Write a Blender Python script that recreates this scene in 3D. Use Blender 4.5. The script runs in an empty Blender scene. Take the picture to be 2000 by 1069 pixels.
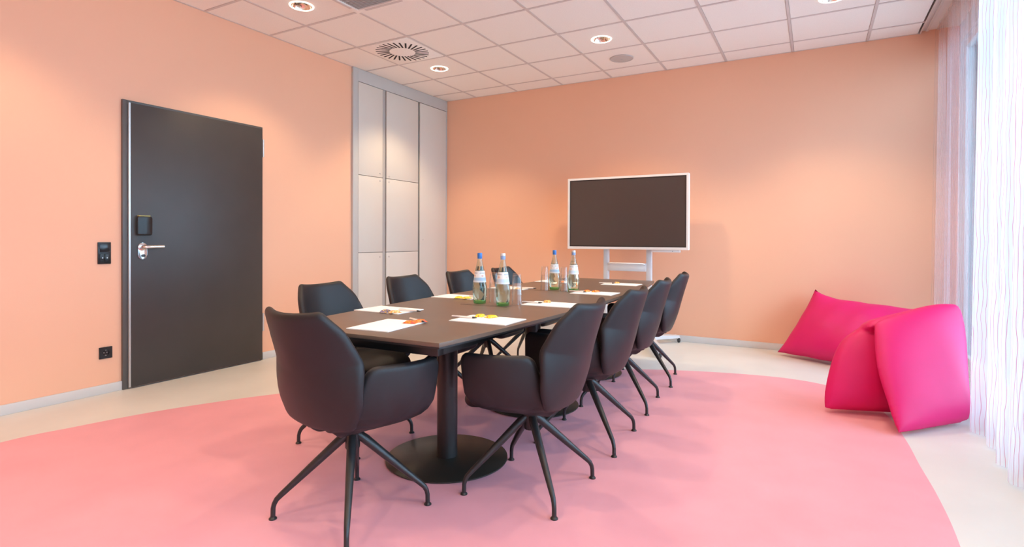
import bpy, bmesh, math, random
from mathutils import Vector, Matrix
random.seed(7)
S = bpy.context.scene
COL = S.collection
PI = math.pi

# ------------------------------------------------------------------ camera, world, light, exposure
RH = 3.0036                                   # room height
XL, YB, XR, YN = -4.454, 6.224, 1.10, -2.60   # left wall, display wall, window wall, wall behind the camera
cam_d = bpy.data.cameras.new('camera'); cam = bpy.data.objects.new('camera', cam_d); COL.objects.link(cam)
FPX = 1077.8
cam_d.sensor_fit = 'HORIZONTAL'; cam_d.sensor_width = 36.0; cam_d.lens = FPX / 2000 * 36.0
cam_d.shift_x = (1000 - 991.2) / 2000; cam_d.shift_y = -(534.5 - 473.9) / 2000
cam_d.clip_start = 0.05
YAW, PITCH, ROLL = -0.50924, -0.00702, 0.00371
f0 = Vector((math.sin(YAW), math.cos(YAW), 0)); r0 = Vector((math.cos(YAW), -math.sin(YAW), 0)); u0 = Vector((0, 0, 1))
f1 = math.cos(PITCH) * f0 + math.sin(PITCH) * u0; u1 = math.cos(PITCH) * u0 - math.sin(PITCH) * f0
r2 = math.cos(ROLL) * r0 + math.sin(ROLL) * u1; u2 = -math.sin(ROLL) * r0 + math.cos(ROLL) * u1
M = Matrix((r2, u2, -f1)).transposed().to_4x4(); M.translation = (0, 0, 1.1226)
cam.matrix_world = M
S.camera = cam

W = bpy.data.worlds.new('overcast_sky'); S.world = W; W.use_nodes = True
wn = W.node_tree.nodes; bg = wn['Background']
bg.inputs[0].default_value = (0.48, 0.73, 1.0, 1); bg.inputs[1].default_value = 8.0

S.view_settings.view_transform = 'Standard'; S.view_settings.look = 'None'
S.view_settings.exposure = 0.23; S.view_settings.gamma = 1.0; S.view_settings.use_curve_mapping = False
LAMP_W = 55.0; LAMP_COL = (1.0, 0.75, 0.47)
try:
    S.cycles.max_bounces = 14; S.cycles.diffuse_bounces = 8; S.cycles.transmission_bounces = 12; S.cycles.transparent_max_bounces = 24
    S.cycles.caustics_reflective = False; S.cycles.caustics_refractive = False
except Exception:
    pass
pl = bpy.data.lights.new('daylight_portal', 'AREA'); pl.shape = 'RECTANGLE'; pl.size = 8.4; pl.size_y = 2.75
pl.cycles.is_portal = True
po = bpy.data.objects.new('daylight_portal', pl); COL.objects.link(po)
po.matrix_world = Matrix.Translation((XR + 0.06, 1.85, 1.46)) @ Matrix(((0, 0, 1), (1, 0, 0), (0, 1, 0))).to_4x4()

# ------------------------------------------------------------------ materials
def nmat(name, col, rough=0.5, metal=0.0, spec=0.5, sheen=0.0, coat=0.0):
    m = bpy.data.materials.new(name); m.use_nodes = True
    b = m.node_tree.nodes['Principled BSDF']
    b.inputs['Base Color'].default_value = (*col, 1); b.inputs['Roughness'].default_value = rough
    b.inputs['Metallic'].default_value = metal; b.inputs['Specular IOR Level'].default_value = spec
    b.inputs['Sheen Weight'].default_value = sheen; b.inputs['Coat Weight'].default_value = coat
    return m
def N(m, t, **kw):
    n = m.node_tree.nodes.new(t)
    for k, v in kw.items(): setattr(n, k, v)
    return n
def L(m, a, b): m.node_tree.links.new(a, b)
def grain(m, scale, amount, bump=0.0, detail=4.0, stretch=None, bscale=None):
    """noise-modulated base colour plus fine bump"""
    b = m.node_tree.nodes['Principled BSDF']; c = list(b.inputs['Base Color'].default_value)
    tc = N(m, 'ShaderNodeTexCoord'); src = tc.outputs['Object']
    if stretch:
        mp = N(m, 'ShaderNodeMapping'); mp.inputs['Scale'].default_value = stretch; L(m, src, mp.inputs[0]); src = mp.outputs[0]
    nz = N(m, 'ShaderNodeTexNoise'); nz.inputs['Scale'].default_value = scale; nz.inputs['Detail'].default_value = detail
    L(m, src, nz.inputs['Vector'])
    rp = N(m, 'ShaderNodeValToRGB'); e = rp.color_ramp.elements
    e[0].position = 0.3; e[1].position = 0.7
    e[0].color = (*[x * (1 - amount) for x in c[:3]], 1); e[1].color = (*[min(1, x * (1 + amount)) for x in c[:3]], 1)
    L(m, nz.outputs[0], rp.inputs[0]); L(m, rp.outputs[0], b.inputs['Base Color'])
    if bump:
        n2 = N(m, 'ShaderNodeTexNoise'); n2.inputs['Scale'].default_value = bscale or scale * 6; L(m, src, n2.inputs['Vector'])
        bp = N(m, 'ShaderNodeBump'); bp.inputs['Strength'].default_value = bump; bp.inputs['Distance'].default_value = 0.004
        L(m, n2.outputs[0], bp.inputs['Height']); L(m, bp.outputs[0], b.inputs['Normal'])
    return m
M_wall = grain(nmat('peach_paint', (0.88, 0.50, 0.33), 0.75, spec=0.25), 1.2, 0.012, 0.06, bscale=160)
M_floor = grain(nmat('cream_linoleum', (0.655, 0.66, 0.625), 0.42, spec=0.4), 2.2, 0.05, 0.02, detail=8)
M_pink = grain(nmat('pink_linoleum', (0.76, 0.355, 0.415), 0.48, spec=0.35), 3.4, 0.05, 0.02, detail=9)
M_tile = grain(nmat('ceiling_tile_white', (0.93, 0.885, 0.83), 0.9, spec=0.1), 120, 0.03, 0.05)
M_tbar = nmat('ceiling_grid_metal', (0.66, 0.60, 0.57), 0.5)
M_slab = nmat('ceiling_void', (0.30, 0.27, 0.25), 0.9)
M_base = nmat('baseboard_grey', (0.66, 0.65, 0.63), 0.4)
M_door = grain(nmat('door_charcoal', (0.055, 0.047, 0.042), 0.42, spec=0.45), 4, 0.06)
M_jamb = nmat('door_frame_grey', (0.10, 0.092, 0.085), 0.45)
M_edge = nmat('door_edge_alu', (0.62, 0.58, 0.54), 0.35, 0.6)
M_chrome = nmat('brushed_steel', (0.78, 0.78, 0.78), 0.22, 1.0)
M_blackp = nmat('black_plastic', (0.012, 0.012, 0.012), 0.35)
M_blackg = nmat('black_gloss', (0.02, 0.02, 0.02), 0.2)
M_cab = grain(nmat('cabinet_greige', (0.68, 0.63, 0.56), 0.5, spec=0.35), 3, 0.01)
M_cabf = nmat('cabinet_frame_grey', (0.52, 0.52, 0.50), 0.45)
M_gap = nmat('cabinet_post_grey', (0.20, 0.19, 0.18), 0.5)
M_table = grain(nmat('table_dark_linoleum', (0.14, 0.094, 0.067), 0.36, spec=0.5), 9, 0.05)
M_tedge = nmat('table_edge_black', (0.02, 0.018, 0.018), 0.35)
M_steel = nmat('black_powder_coat', (0.016, 0.014, 0.013), 0.38, 0.0, spec=0.5)
M_bplate = grain(nmat('base_plate_black', (0.022, 0.018, 0.014), 0.4, 0.0, spec=0.6), 6, 0.1)
M_leather = grain(nmat('black_leatherette', (0.014, 0.012, 0.0135), 0.46, spec=0.42), 14, 0.06, 0.05, bscale=420)
M_legs = nmat('chair_leg_black', (0.02, 0.019, 0.019), 0.36, spec=0.5)
M_white = nmat('white_lacquer', (0.82, 0.80, 0.77), 0.35)
M_grey = nmat('light_grey_metal', (0.66, 0.68, 0.70), 0.38)
M_screen = nmat('screen_glass', (0.045, 0.039, 0.036), 0.26, spec=0.9)
M_rub = nmat('castor_rubber', (0.03, 0.03, 0.03), 0.6)
M_paper = nmat('paper_white', (0.90, 0.87, 0.83), 0.8, spec=0.2)
M_bag = grain(nmat('magenta_nylon', (0.70, 0.010, 0.15), 0.5, spec=0.35, sheen=0.0), 5, 0.03, 0.05, bscale=9)
M_frame = nmat('window_frame_white', (0.72, 0.74, 0.76), 0.4)
M_track = nmat('track_alu', (0.75, 0.74, 0.72), 0.35, 0.5)
M_bounce = grain(nmat('pale_bounce_ground', (0.58, 0.58, 0.55), 0.85), 3, 0.06)  # pale grey chosen to throw daylight in through the windows
M_grille = nmat('grille_grey', (0.42, 0.44, 0.46), 0.5)
M_slot = nmat('slot_dark', (0.02, 0.016, 0.014), 0.8)
M_spk = nmat('speaker_mesh_grey', (0.55, 0.52, 0.50), 0.7)
def emit(name, col, s):
    m = bpy.data.materials.new(name); m.use_nodes = True; nt = m.node_tree; nt.nodes.clear()
    e = nt.nodes.new('ShaderNodeEmission'); e.inputs[0].default_value = (*col, 1); e.inputs[1].default_value = s
    o = nt.nodes.new('ShaderNodeOutputMaterial'); nt.links.new(e.outputs[0], o.inputs[0]); return m
M_ring = emit('lamp_ring_glow', (1.0, 0.93, 0.82), 3.0)
M_bulb = emit('lamp_led_glow', (1.0, 0.86, 0.66), 1.2)
M_refl = nmat('lamp_reflector', (0.82, 0.70, 0.58), 0.16, 1.0)

def glass_mat(name, col, ior, rough=0.0):
    m = bpy.data.materials.new(name); m.use_nodes = True; nt = m.node_tree; nt.nodes.clear()
    g = nt.nodes.new('ShaderNodeBsdfGlass'); g.inputs['Color'].default_value = (*col, 1); g.inputs['IOR'].default_value = ior
    g.inputs['Roughness'].default_value = rough
    o = nt.nodes.new('ShaderNodeOutputMaterial'); nt.links.new(g.outputs[0], o.inputs[0]); return m
def thin_glass(name, col, ior=1.45):
    m = bpy.data.materials.new(name); m.use_nodes = True; nt = m.node_tree; nt.nodes.clear()
    tr = nt.nodes.new('ShaderNodeBsdfTransparent'); tr.inputs[0].default_value = (*col, 1)
    gl = nt.nodes.new('ShaderNodeBsdfGlossy'); gl.inputs['Roughness'].default_value = 0.03
    mx = nt.nodes.new('ShaderNodeMixShader'); fc = nt.nodes.new('ShaderNodeLayerWeight'); fc.inputs[0].default_value = 0.5
    pw = nt.nodes.new('ShaderNodeMath'); pw.operation = 'POWER'; pw.inputs[1].default_value = 2.5; nt.links.new(fc.outputs['Facing'], pw.inputs[0])
    lw = nt.nodes.new('ShaderNodeMath'); lw.operation = 'MULTIPLY_ADD'; lw.inputs[1].default_value = 0.70; lw.inputs[2].default_value = (ior - 1) ** 2 / (ior + 1) ** 2; nt.links.new(pw.outputs[0], lw.inputs[0])
    o = nt.nodes.new('ShaderNodeOutputMaterial')
    nt.links.new(lw.outputs[0], mx.inputs[0]); nt.links.new(tr.outputs[0], mx.inputs[1]); nt.links.new(gl.outputs[0], mx.inputs[2]); nt.links.new(mx.outputs[0], o.inputs[0]); return m
M_bottle = thin_glass('bottle_glass', (0.945, 0.99, 0.96), 1.45)
M_bbase = thin_glass('bottle_base_green', (0.50, 0.93, 0.58), 1.45)
M_water = glass_mat('water', (0.985, 1.0, 0.985), 1.14)
M_tumbler = thin_glass('tumbler_glass', (0.985, 0.99, 0.99), 1.42)
m = bpy.data.materials.new('window_glass'); m.use_nodes = True; nt = m.node_tree; nt.nodes.clear()
tr = nt.nodes.new('ShaderNodeBsdfTransparent'); tr.inputs[0].default_value = (0.95, 0.98, 0.98, 1)
gl = nt.nodes.new('ShaderNodeBsdfGlossy'); gl.inputs['Roughness'].default_value = 0.02
mx = nt.nodes.new('ShaderNodeMixShader'); fr = nt.nodes.new('ShaderNodeFresnel'); fr.inputs[0].default_value = 1.3
o = nt.nodes.new('ShaderNodeOutputMaterial')
nt.links.new(fr.outputs[0], mx.inputs[0]); nt.links.new(tr.outputs[0], mx.inputs[1]); nt.links.new(gl.outputs[0], mx.inputs[2]); nt.links.new(mx.outputs[0], o.inputs[0])
M_glass = m

def sheer(name, op, dop):
    m = bpy.data.materials.new(name); m.use_nodes = True; nt = m.node_tree; nt.nodes.clear()
    uv = nt.nodes.new('ShaderNodeUVMap'); sp = nt.nodes.new('ShaderNodeSeparateXYZ'); nt.links.new(uv.outputs[0], sp.inputs[0])
    nz = nt.nodes.new('ShaderNodeTexNoise'); nz.inputs['Scale'].default_value = 1.0; nz.inputs['Detail'].default_value = 1.5
    mp = nt.nodes.new('ShaderNodeMapping'); mp.inputs['Scale'].default_value = (9.0, 4.0, 1.0); nt.links.new(uv.outputs[0], mp.inputs[0]); nt.links.new(mp.outputs[0], nz.inputs['Vector'])
    a = nt.nodes.new('ShaderNodeMath'); a.operation = 'MULTIPLY_ADD'; a.inputs[1].default_value = 0.05; nt.links.new(nz.outputs[0], a.inputs[0]); nt.links.new(sp.outputs[0], a.inputs[2])
    b = nt.nodes.new('ShaderNodeMath'); b.operation = 'MULTIPLY'; b.inputs[1].default_value = 1 / 0.023; nt.links.new(a.outputs[0], b.inputs[0])
    c = nt.nodes.new('ShaderNodeMath'); c.operation = 'PINGPONG'; c.inputs[1].default_value = 0.5; nt.links.new(b.outputs[0], c.inputs[0])
    rp = nt.nodes.new('ShaderNodeValToRGB'); e = rp.color_ramp.elements
    e[0].position = 0.035; e[0].color = (1, 1, 1, 1); e[1].position = 0.085; e[1].color = (0, 0, 0, 1); nt.links.new(c.outputs[0], rp.inputs[0])
    colm = nt.nodes.new('ShaderNodeMixRGB'); colm.inputs[1].default_value = (0.90, 0.90, 0.92, 1); colm.inputs[2].default_value = (0.62, 0.20, 0.27, 1); nt.links.new(rp.outputs[0], colm.inputs[0])
    df = nt.nodes.new('ShaderNodeBsdfDiffuse'); tl = nt.nodes.new('ShaderNodeBsdfTranslucent')
    nt.links.new(colm.outputs[0], df.inputs[0]); nt.links.new(colm.outputs[0], tl.inputs[0])
    m1 = nt.nodes.new('ShaderNodeMixShader'); m1.inputs[0].default_value = 0.5; nt.links.new(df.outputs[0], m1.inputs[1]); nt.links.new(tl.outputs[0], m1.inputs[2])
    tp = nt.nodes.new('ShaderNodeBsdfTransparent'); m2 = nt.nodes.new('ShaderNodeMixShader')
    k = nt.nodes.new('ShaderNodeMath'); k.operation = 'MULTIPLY_ADD'; k.inputs[1].default_value = dop; k.inputs[2].default_value = op; nt.links.new(rp.outputs[0], k.inputs[0])
    nt.links.new(k.outputs[0], m2.inputs[0]); nt.links.new(tp.outputs[0], m2.inputs[1]); nt.links.new(m1.outputs[0], m2.inputs[2])
    o = nt.nodes.new('ShaderNodeOutputMaterial'); nt.links.new(m2.outputs[0], o.inputs[0]); return m
M_sheer = sheer('sheer_voile_pink_lines', .42, .26); M_sheer2 = sheer('dimmed_voile_pink_lines', .07, .28)  # second is the same voile, thinned so the corner panel reads less daylit

# ------------------------------------------------------------------ helpers
def link(name, me, mat, parent=None, loc=None, rotz=0.0):
    ob = bpy.data.objects.new(name, me); COL.objects.link(ob)
    if mat and not me.materials: me.materials.append(mat)
    if parent: ob.parent = parent
    if loc is not None: ob.location = loc
    if rotz: ob.rotation_euler = (0, 0, rotz)
    return ob
def tag(o, label, cat=None, group=None, kind=None):
    o['label'] = label
    if cat: o['category'] = cat
    if group: o['group'] = group
    if kind: o['kind'] = kind
    return o
def empty(name, loc, rotz=0.0):
    o = bpy.data.objects.new(name, None); COL.objects.link(o); o.location = loc; o.rotation_euler = (0, 0, rotz); o.empty_display_size = 0.1
    return o
def to_mesh(bm, name, smooth=False):
    me = bpy.data.meshes.new(name); bmesh.ops.recalc_face_normals(bm, faces=bm.faces); bm.to_mesh(me); bm.free()
    if smooth:
        for p in me.polygons: p.use_smooth = True
    return me
def auto_smooth(me, ang=40):
    for p in me.polygons: p.use_smooth = True
    bm = bmesh.new(); bm.from_mesh(me)
    for e in bm.edges:
        e.smooth = not (len(e.link_faces) == 2 and e.calc_face_angle(0) > math.radians(ang))
    bm.to_mesh(me); bm.free(); return me
def bm_box(bm, x0, x1, y0, y1, z0, z1):
    vs = [bm.verts.new((x, y, z)) for x in (x0, x1) for y in (y0, y1) for z in (z0, z1)]
    for f in ((0, 1, 3, 2), (4, 6, 7, 5), (0, 4, 5, 1), (2, 3, 7, 6), (0, 2, 6, 4), (1, 5, 7, 3)):
        bm.faces.new([vs[i] for i in f])
    return vs
def box(name, x0, x1, y0, y1, z0, z1, mat, parent=None, bev=0.0, seg=2):
    bm = bmesh.new(); bm_box(bm, x0, x1, y0, y1, z0, z1)
    if bev: bmesh.ops.bevel(bm, geom=bm.edges[:], offset=bev, segments=seg, profile=0.5, affect='EDGES')
    me = to_mesh(bm, name)
    if bev: auto_smooth(me, 35)
    return link(name, me, mat, parent)
def lathe_mesh(name, prof, seg=32, mat=None, ang=40, cap=True):
    """prof: list of (r, z); closed at r=0 ends"""
    bm = bmesh.new(); rings = []
    for r, z in prof:
        if r < 1e-6: rings.append([bm.verts.new((0, 0, z))])
        else: rings.append([bm.verts.new((r * math.cos(2 * PI * i / seg), r * math.sin(2 * PI * i / seg), z)) for i in range(seg)])
    for a, b in zip(rings, rings[1:]):
        for i in range(seg):
            j = (i + 1) % seg
            if len(a) == 1 and len(b) == 1: continue
            if len(a) == 1: bm.faces.new((a[0], b[i], b[j]))
            elif len(b) == 1: bm.faces.new((a[i], a[j], b[0]))
            else: bm.faces.new((a[i], a[j], b[j], b[i]))
    me = to_mesh(bm, name); auto_smooth(me, ang)
    if mat: me.materials.append(mat)
    return me
def tube_mesh(name, pts, rads, seg=14, cap=True):
    pts = [Vector(p) for p in pts]; bm = bmesh.new(); rings = []; up = None
    for i, p in enumerate(pts):
        t = (pts[min(i + 1, len(pts) - 1)] - pts[max(i - 1, 0)]).normalized()
        if up is None: up = Vector((0, 0, 1)) if abs(t.z) < .9 else Vector((1, 0, 0))
        s = t.cross(up).normalized(); up = s.cross(t).normalized()
        r = rads[i] if isinstance(rads, (list, tuple)) else rads
        rings.append([bm.verts.new(p + r * (math.cos(2 * PI * k / seg) * s + math.sin(2 * PI * k / seg) * up)) for k in range(seg)])
    for a, b in zip(rings, rings[1:]):
        for k in range(seg): bm.faces.new((a[k], a[(k + 1) % seg], b[(k + 1) % seg], b[k]))
    if cap: bm.faces.new(rings[0][::-1]); bm.faces.new(rings[-1])
    return auto_smooth(to_mesh(bm, name), 50)
def rounded_poly(corners, radii, n=6):
    out = []; k = len(corners)
    for i in range(k):
        p = Vector(corners[i]); a = Vector(corners[i - 1]) - p; b = Vector(corners[(i + 1) % k]) - p
        la, lb = a.length, b.length; a.normalize(); b.normalize(); th = a.angle(b) / 2
        r = radii[i] if isinstance(radii, (list, tuple)) else radii
        d = min(r / math.tan(th), la * .48, lb * .48); r = d * math.tan(th)
        c = p + (a + b).normalized() * (r / math.sin(th))
        s = p + a * d - c; e = p + b * d - c
        a0 = math.atan2(s.y, s.x); a1 = math.atan2(e.y, e.x); da = (a1 - a0 + PI) % (2 * PI) - PI
        for j in range(n + 1):
            q = a0 + da * j / n; out.append((c.x + r * math.cos(q), c.y + r * math.sin(q)))
    return out
def densify(poly, step):
    out = []
    for (x0, y0), (x1, y1) in zip(poly, poly[1:] + poly[:1]):
        n = max(1, int(math.hypot(x1 - x0, y1 - y0) / step))
        out += [(x0 + (x1 - x0) * i / n, y0 + (y1 - y0) * i / n) for i in range(n)]
    return out
def panel_mesh(name, outline, surf, T, edge=0.12, rings=(0.0, 0.3, 0.55, 0.76, 0.88), crown=0.0):
    """upholstered panel: a closed padded sheet following surf(a,b) with a rounded rim"""
    cx = sum(p[0] for p in outline) / len(outline); cy = sum(p[1] for p in outline) / len(outline)
    ss = list(rings) + [1 - edge + edge * math.sin(q * PI / 12) for q in range(1, 7)]
    ss = sorted(set(s for s in ss if s <= 1 - edge or s > 1 - edge))
    def off(s):
        if s <= 1 - edge: return T / 2 + crown * (1 - (s / (1 - edge)) ** 2)
        return T / 2 * math.sqrt(max(0, 1 - ((s - 1 + edge) / edge) ** 2))
    def P(a, b, o):
        p = Vector(surf(a, b)); h = 1e-3
        n = (Vector(surf(a + h, b)) - p).cross(Vector(surf(a, b + h)) - p).normalized()
        return p + n * o
    bm = bmesh.new(); n = len(outline)
    def side(sg, rim=None):
        rs = []
        for s in ss:
            if s == 0: rs.append([bm.verts.new(P(cx, cy, sg * off(0)))])
            elif s >= 1 - 1e-9 and rim: rs.append(rim)
            else: rs.append([bm.verts.new(P(cx + (x - cx) * s, cy + (y - cy) * s, sg * off(s))) for x, y in outline])
        for a, b in zip(rs, rs[1:]):
            for i in range(n):
                j = (i + 1) % n
                if len(a) == 1: bm.faces.new((a[0], b[i], b[j]))
                else: bm.faces.new((a[i], b[i], b[j], a[j]))
        return rs[-1]
    rim = side(1); side(-1, rim)
    return to_mesh(bm, name, True)
def prism_mesh(name, poly, z0, z1, bev=0.0):
    bm = bmesh.new(); n = len(poly)
    a = [bm.verts.new((x, y, z0)) for x, y in poly]; b = [bm.verts.new((x, y, z1)) for x, y in poly]
    bm.faces.new(a[::-1]); bm.faces.new(b)
    for i in range(n): bm.faces.new((a[i], a[(i + 1) % n], b[(i + 1) % n], b[i]))
    if bev:
        es = [e for e in bm.edges if abs(e.verts[0].co.z - e.verts[1].co.z) < 1e-6]
        bmesh.ops.bevel(bm, geom=es, offset=bev, segments=2, profile=.5, affect='EDGES')
    return auto_smooth(to_mesh(bm, name), 35)
def xf(me, mtx): me.transform(mtx); return me
def copy_tree(o, parent=None):
    c = o.copy(); COL.objects.link(c)
    if parent: c.parent = parent
    for ch in list(o.children): copy_tree(ch, c)
    return c

# ------------------------------------------------------------------ the setting
# floor: cream linoleum with a large pink oval inlaid flush
bm = bmesh.new(); bm_box(bm, XL - .1, XR + .1, YN - .1, YB + .1, -0.12, 0.0)
floor = link('floor', to_mesh(bm, 'floor'), M_floor); tag(floor, 'cream linoleum floor around the pink oval', 'floor', kind='structure')
OVAL = [(-3.87, 1.27), (-3.81, 1.60), (-3.72, 1.94), (-3.58, 2.27), (-3.38, 2.63), (-3.0, 3.15), (-2.5, 3.72), (-1.9, 4.28), (-1.45, 4.62), (-1.01, 4.83),
        (-0.55, 4.96), (-0.17, 4.99), (0.12, 4.88), (0.31, 4.62), (0.41, 4.24), (0.45, 3.77), (0.46, 3.4), (0.475, 3.0), (0.47, 2.57),
        (0.42, 1.9), (0.28, 1.2), (0.0, 0.5), (-0.45, -0.2), (-1.05, -0.75), (-1.8, -1.08), (-2.5, -1.05), (-3.1, -0.7), (-3.55, -0.1), (-3.8, 0.55)]
def catmull(pts, n):
    out = []; k = len(pts)
    for i in range(k):
        p0, p1, p2, p3 = (Vector(pts[(i + d) % k]) for d in (-1, 0, 1, 2))
        for j in range(n):
            t = j / n
            out.append(tuple(.5 * (2 * p1 + (p2 - p0) * t + (2 * p0 - 5 * p1 + 4 * p2 - p3) * t * t + (3 * p1 - p0 - 3 * p2 + p3) * t ** 3)))
    return out
ov = link('floor_inlay', prism_mesh('floor_inlay', catmull(OVAL, 6), -0.004, 0.0012), M_pink)
tag(ov, 'pink linoleum oval inlaid in the cream floor', 'floor', kind='structure')

wl = box('wall_left', XL - .2, XL, YN - .2, YB + .2, -.12, RH + .3, M_wall); tag(wl, 'peach painted wall with the dark door', 'wall', kind='structure')
wb = box('wall_back', XL, XR + .12, YB, YB + .2, -.12, RH + .3, M_wall); tag(wb, 'peach painted wall behind the display', 'wall', kind='structure')
wf = box('wall_front', XL, XR + .12, YN - .2, YN, -.12, RH + .3, M_wall); tag(wf, 'peach painted wall facing the display wall', 'wall', kind='structure')
# window wall: sill and lintel with piers at both ends
bm = bmesh.new()
bm_box(bm, XR, XR + .12, YN, YB, -.12, .06); bm_box(bm, XR, XR + .12, YN, YB, 2.86, RH + .3)
bm_box(bm, XR, XR + .12, YB - .05, YB, .06, 2.86); bm_box(bm, XR, XR + .12, YN, YN + .05, .06, 2.86)
wr = link('wall_right', to_mesh(bm, 'wall_right'), M_frame); tag(wr, 'white window wall behind the sheer curtains', 'wall', kind='structure')
WY = [YN + .05 + (YB - .05 - YN - .05) * i / 6 for i in range(7)]
for i in range(6):
    a, b = WY[i], WY[i + 1]
    r = empty('window_%d' % (i + 1), (XR + .06, (a + b) / 2, .06)); h = (b - a) / 2; H = 2.80
    tag(r, 'tall white framed window behind the sheer curtain', 'window', 'windows of the curtained wall', 'structure')
    box('frame_post', -.035, .035, -h, -h + .055, 0, H, M_frame, r, .004); box('frame_post', -.035, .035, h - .055, h, 0, H, M_frame, r, .004)
    box('frame_rail', -.035, .035, -h + .055, h - .055, 0, .07, M_frame, r, .004); box('frame_rail', -.035, .035, -h + .055, h - .055, H - .06, H, M_frame, r, .004)
    box('pane', -.004, .004, -h + .05, h - .05, .065, H - .055, M_glass, r)
bounce_ground = box('bounce_ground', XR + .13, 40, -30, 40, -.3, -.06, M_bounce); tag(bounce_ground, 'unseen pale ground outside the windows, added to bounce daylight in', 'bounce_ground', kind='structure')  # unseen ground, made pale so bounced daylight brightens curtains and ceiling

# baseboards
for i, (y0, y1) in enumerate(((YN, 2.155), (3.335, 4.455))):
    o = box('baseboard_left' if i == 0 else 'baseboard_left_cabinet_side', XL, XL + .014, y0, y1, 0, .066, M_base, bev=.003)
    tag(o, 'pale grey baseboard on the door wall, ' + ('beside the socket' if i == 0 else 'between door and cabinet'), 'baseboard', kind='structure')
o = box('baseboard_back', XL + .05, XR, YB - .014, YB, 0, .068, M_base, bev=.003); tag(o, 'pale grey baseboard under the display wall', 'baseboard', kind='structure')

# ceiling: slab, exposed grid, lay-in tiles
XC = 0.81                                     # edge of the curtain pocket
ceil = box('ceiling', XL - .1, XR + .12, YN - .1, YB + .1, RH + .06, RH + .2, M_slab); tag(ceil, 'suspended tile ceiling', 'ceiling', kind='structure')
pocket = box('curtain_pocket', XC + .012, XR, YN, YB, RH + .02, RH + .06, M_white, ceil)
G = .625; OX, OY = -3.961, 6.536
xs = [XL] + [OX + G * k for k in range(8)] + [XC]; ys = [YN]
k = 14
while k >= 1:
    if OY - G * k > YN + .05: ys.append(OY - G * k)
    k -= 1
ys.append(YB)
TB = .011                                     # half width of the T bars
for x in xs[1:-1]: box('grid_bar', x - TB, x + TB, YN, YB, RH - .002, RH + .03, M_tbar, ceil)
for y in ys[1:-1]: box('grid_bar', XL, XC, y - TB, y + TB, RH - .0022, RH + .029, M_tbar, ceil)
box('grid_bar', XL, XL + .018, YN, YB, RH - .002, RH + .03, M_tbar, ceil); box('grid_bar', XL, XC, YB - .012, YB, RH - .002, RH + .03, M_tbar, ceil)
def tile_mesh(w, d, hole=0.0):
    bm = bmesh.new(); w -= 2 * TB + .004; d -= 2 * TB + .004
    if not hole:
        bm_box(bm, -w / 2, w / 2, -d / 2, d / 2, 0, .015)
    else:
        n = 32
        def ring(z, inner):
            out = []
            for i in range(n):
                t = 2 * PI * i / n; c, s = math.cos(t), math.sin(t)
                q = hole if inner else min(w / 2 / max(abs(c), 1e-6), d / 2 / max(abs(s), 1e-6))
                out.append(bm.verts.new((c * q, s * q, z)))
            return out
        a, b, c2, d2 = ring(0, False), ring(0, True), ring(.015, True), ring(.015, False)
        for p, q in ((a, b), (b, c2), (c2, d2), (d2, a)):
            for i in range(n): bm.faces.new((p[i], p[(i + 1) % n], q[(i + 1) % n], q[i]))
    me = to_mesh(bm, 'ceiling_tile'); me.materials.append(M_tile); return me
LXY = [(x, y) for y in (4.974, 3.099, 1.224, -.651) for x in (-3.649, -1.774, .101)]
VENT = (-3.649, 4.349); SPK = (-1.774, 5.598); AC = (-3.024, 3.099)
tcache = {}
for i in range(len(xs) - 1):
    for j in range(len(ys) - 1):
        cx, cy = (xs[i] + xs[i + 1]) / 2, (ys[j] + ys[j + 1]) / 2; w, d = xs[i + 1] - xs[i], ys[j + 1] - ys[j]
        near = lambda p: abs(p[0] - cx) < .1 and abs(p[1] - cy) < .1
        if near(AC): continue
        hole = .086 if any(near(p) for p in LXY) else 0.0
        key = (round(w, 3), round(d, 3), hole)
        if key not in tcache: tcache[key] = tile_mesh(w, d, hole)
        link('ceiling_tile', tcache[key], None, ceil, (cx, cy, RH + .001))
trk = empty('trim_1', (0, 0, 0)); tag(trk, 'aluminium edge and rail of the curtain pocket at the ceiling', 'curtain rail', kind='structure')
box('edge_profile', XC, XC + .012, YN, YB - .001, RH - .006, RH + .04, M_track, trk)
box('rail', .855, .875, YN + .02, YB - .02, RH + .004, RH + .02, M_track, trk); box('rail', .935, .955, YN + .02, YB - .02, RH + .004, RH + .02, M_track, trk)

# ------------------------------------------------------------------ door in the left wall
dr = empty('door_1', (XL, 2.155, 0)); tag(dr, 'dark charcoal door with chrome lever and black card reader', 'door', kind='structure')
y0, y1, ht = 0.0, 1.18, 2.135
box('door_frame_post', 0, .022, 0, .036, 0, ht, M_jamb, dr, .002)
box('door_frame_post', 0, .016, 1.158, 1.176, 0, ht, M_jamb, dr, .002)
box('door_frame_head', 0, .022, .036, 1.158, 2.118, ht, M_jamb, dr, .002)
box('edge_strip', .004, .034, .036, .050, .012, 2.116, M_edge, dr)
box('leaf', .002, .040, .050, 1.158, .012, 2.116, M_door, dr, .002)
for z in (.27, 1.86): link('hinge', xf(lathe_mesh('hinge', [(0, 0), (.009, 0), (.009, .16), (0, .16)], 12), Matrix.Translation((.036, 1.168, z))), M_edge, dr)
me = panel_mesh('card_reader', densify(rounded_poly([(-.05, -.072), (.05, -.072), (.05, .072), (-.05, .072)], [.012] * 4), .02), lambda a, b: (.058 + .012 * math.cos(a / .05 * 1.3), .126 + a, 1.209 + b), .036, .1)
rd = link('card_reader', me, M_blackp, dr); rd['label'] = 'black rounded card reader'
box('indicator', .052, .076, .085, .165, 1.279, 1.285, nmat('indicator_amber', (.6, .5, .12), .4), rd)
hp = link('handle_plate', prism_mesh('hp', rounded_poly([(-.032, -.062), (.032, -.062), (.032, .062), (-.032, .062)], [.031] * 4), 0, .012, .002), M_chrome, dr)
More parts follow.
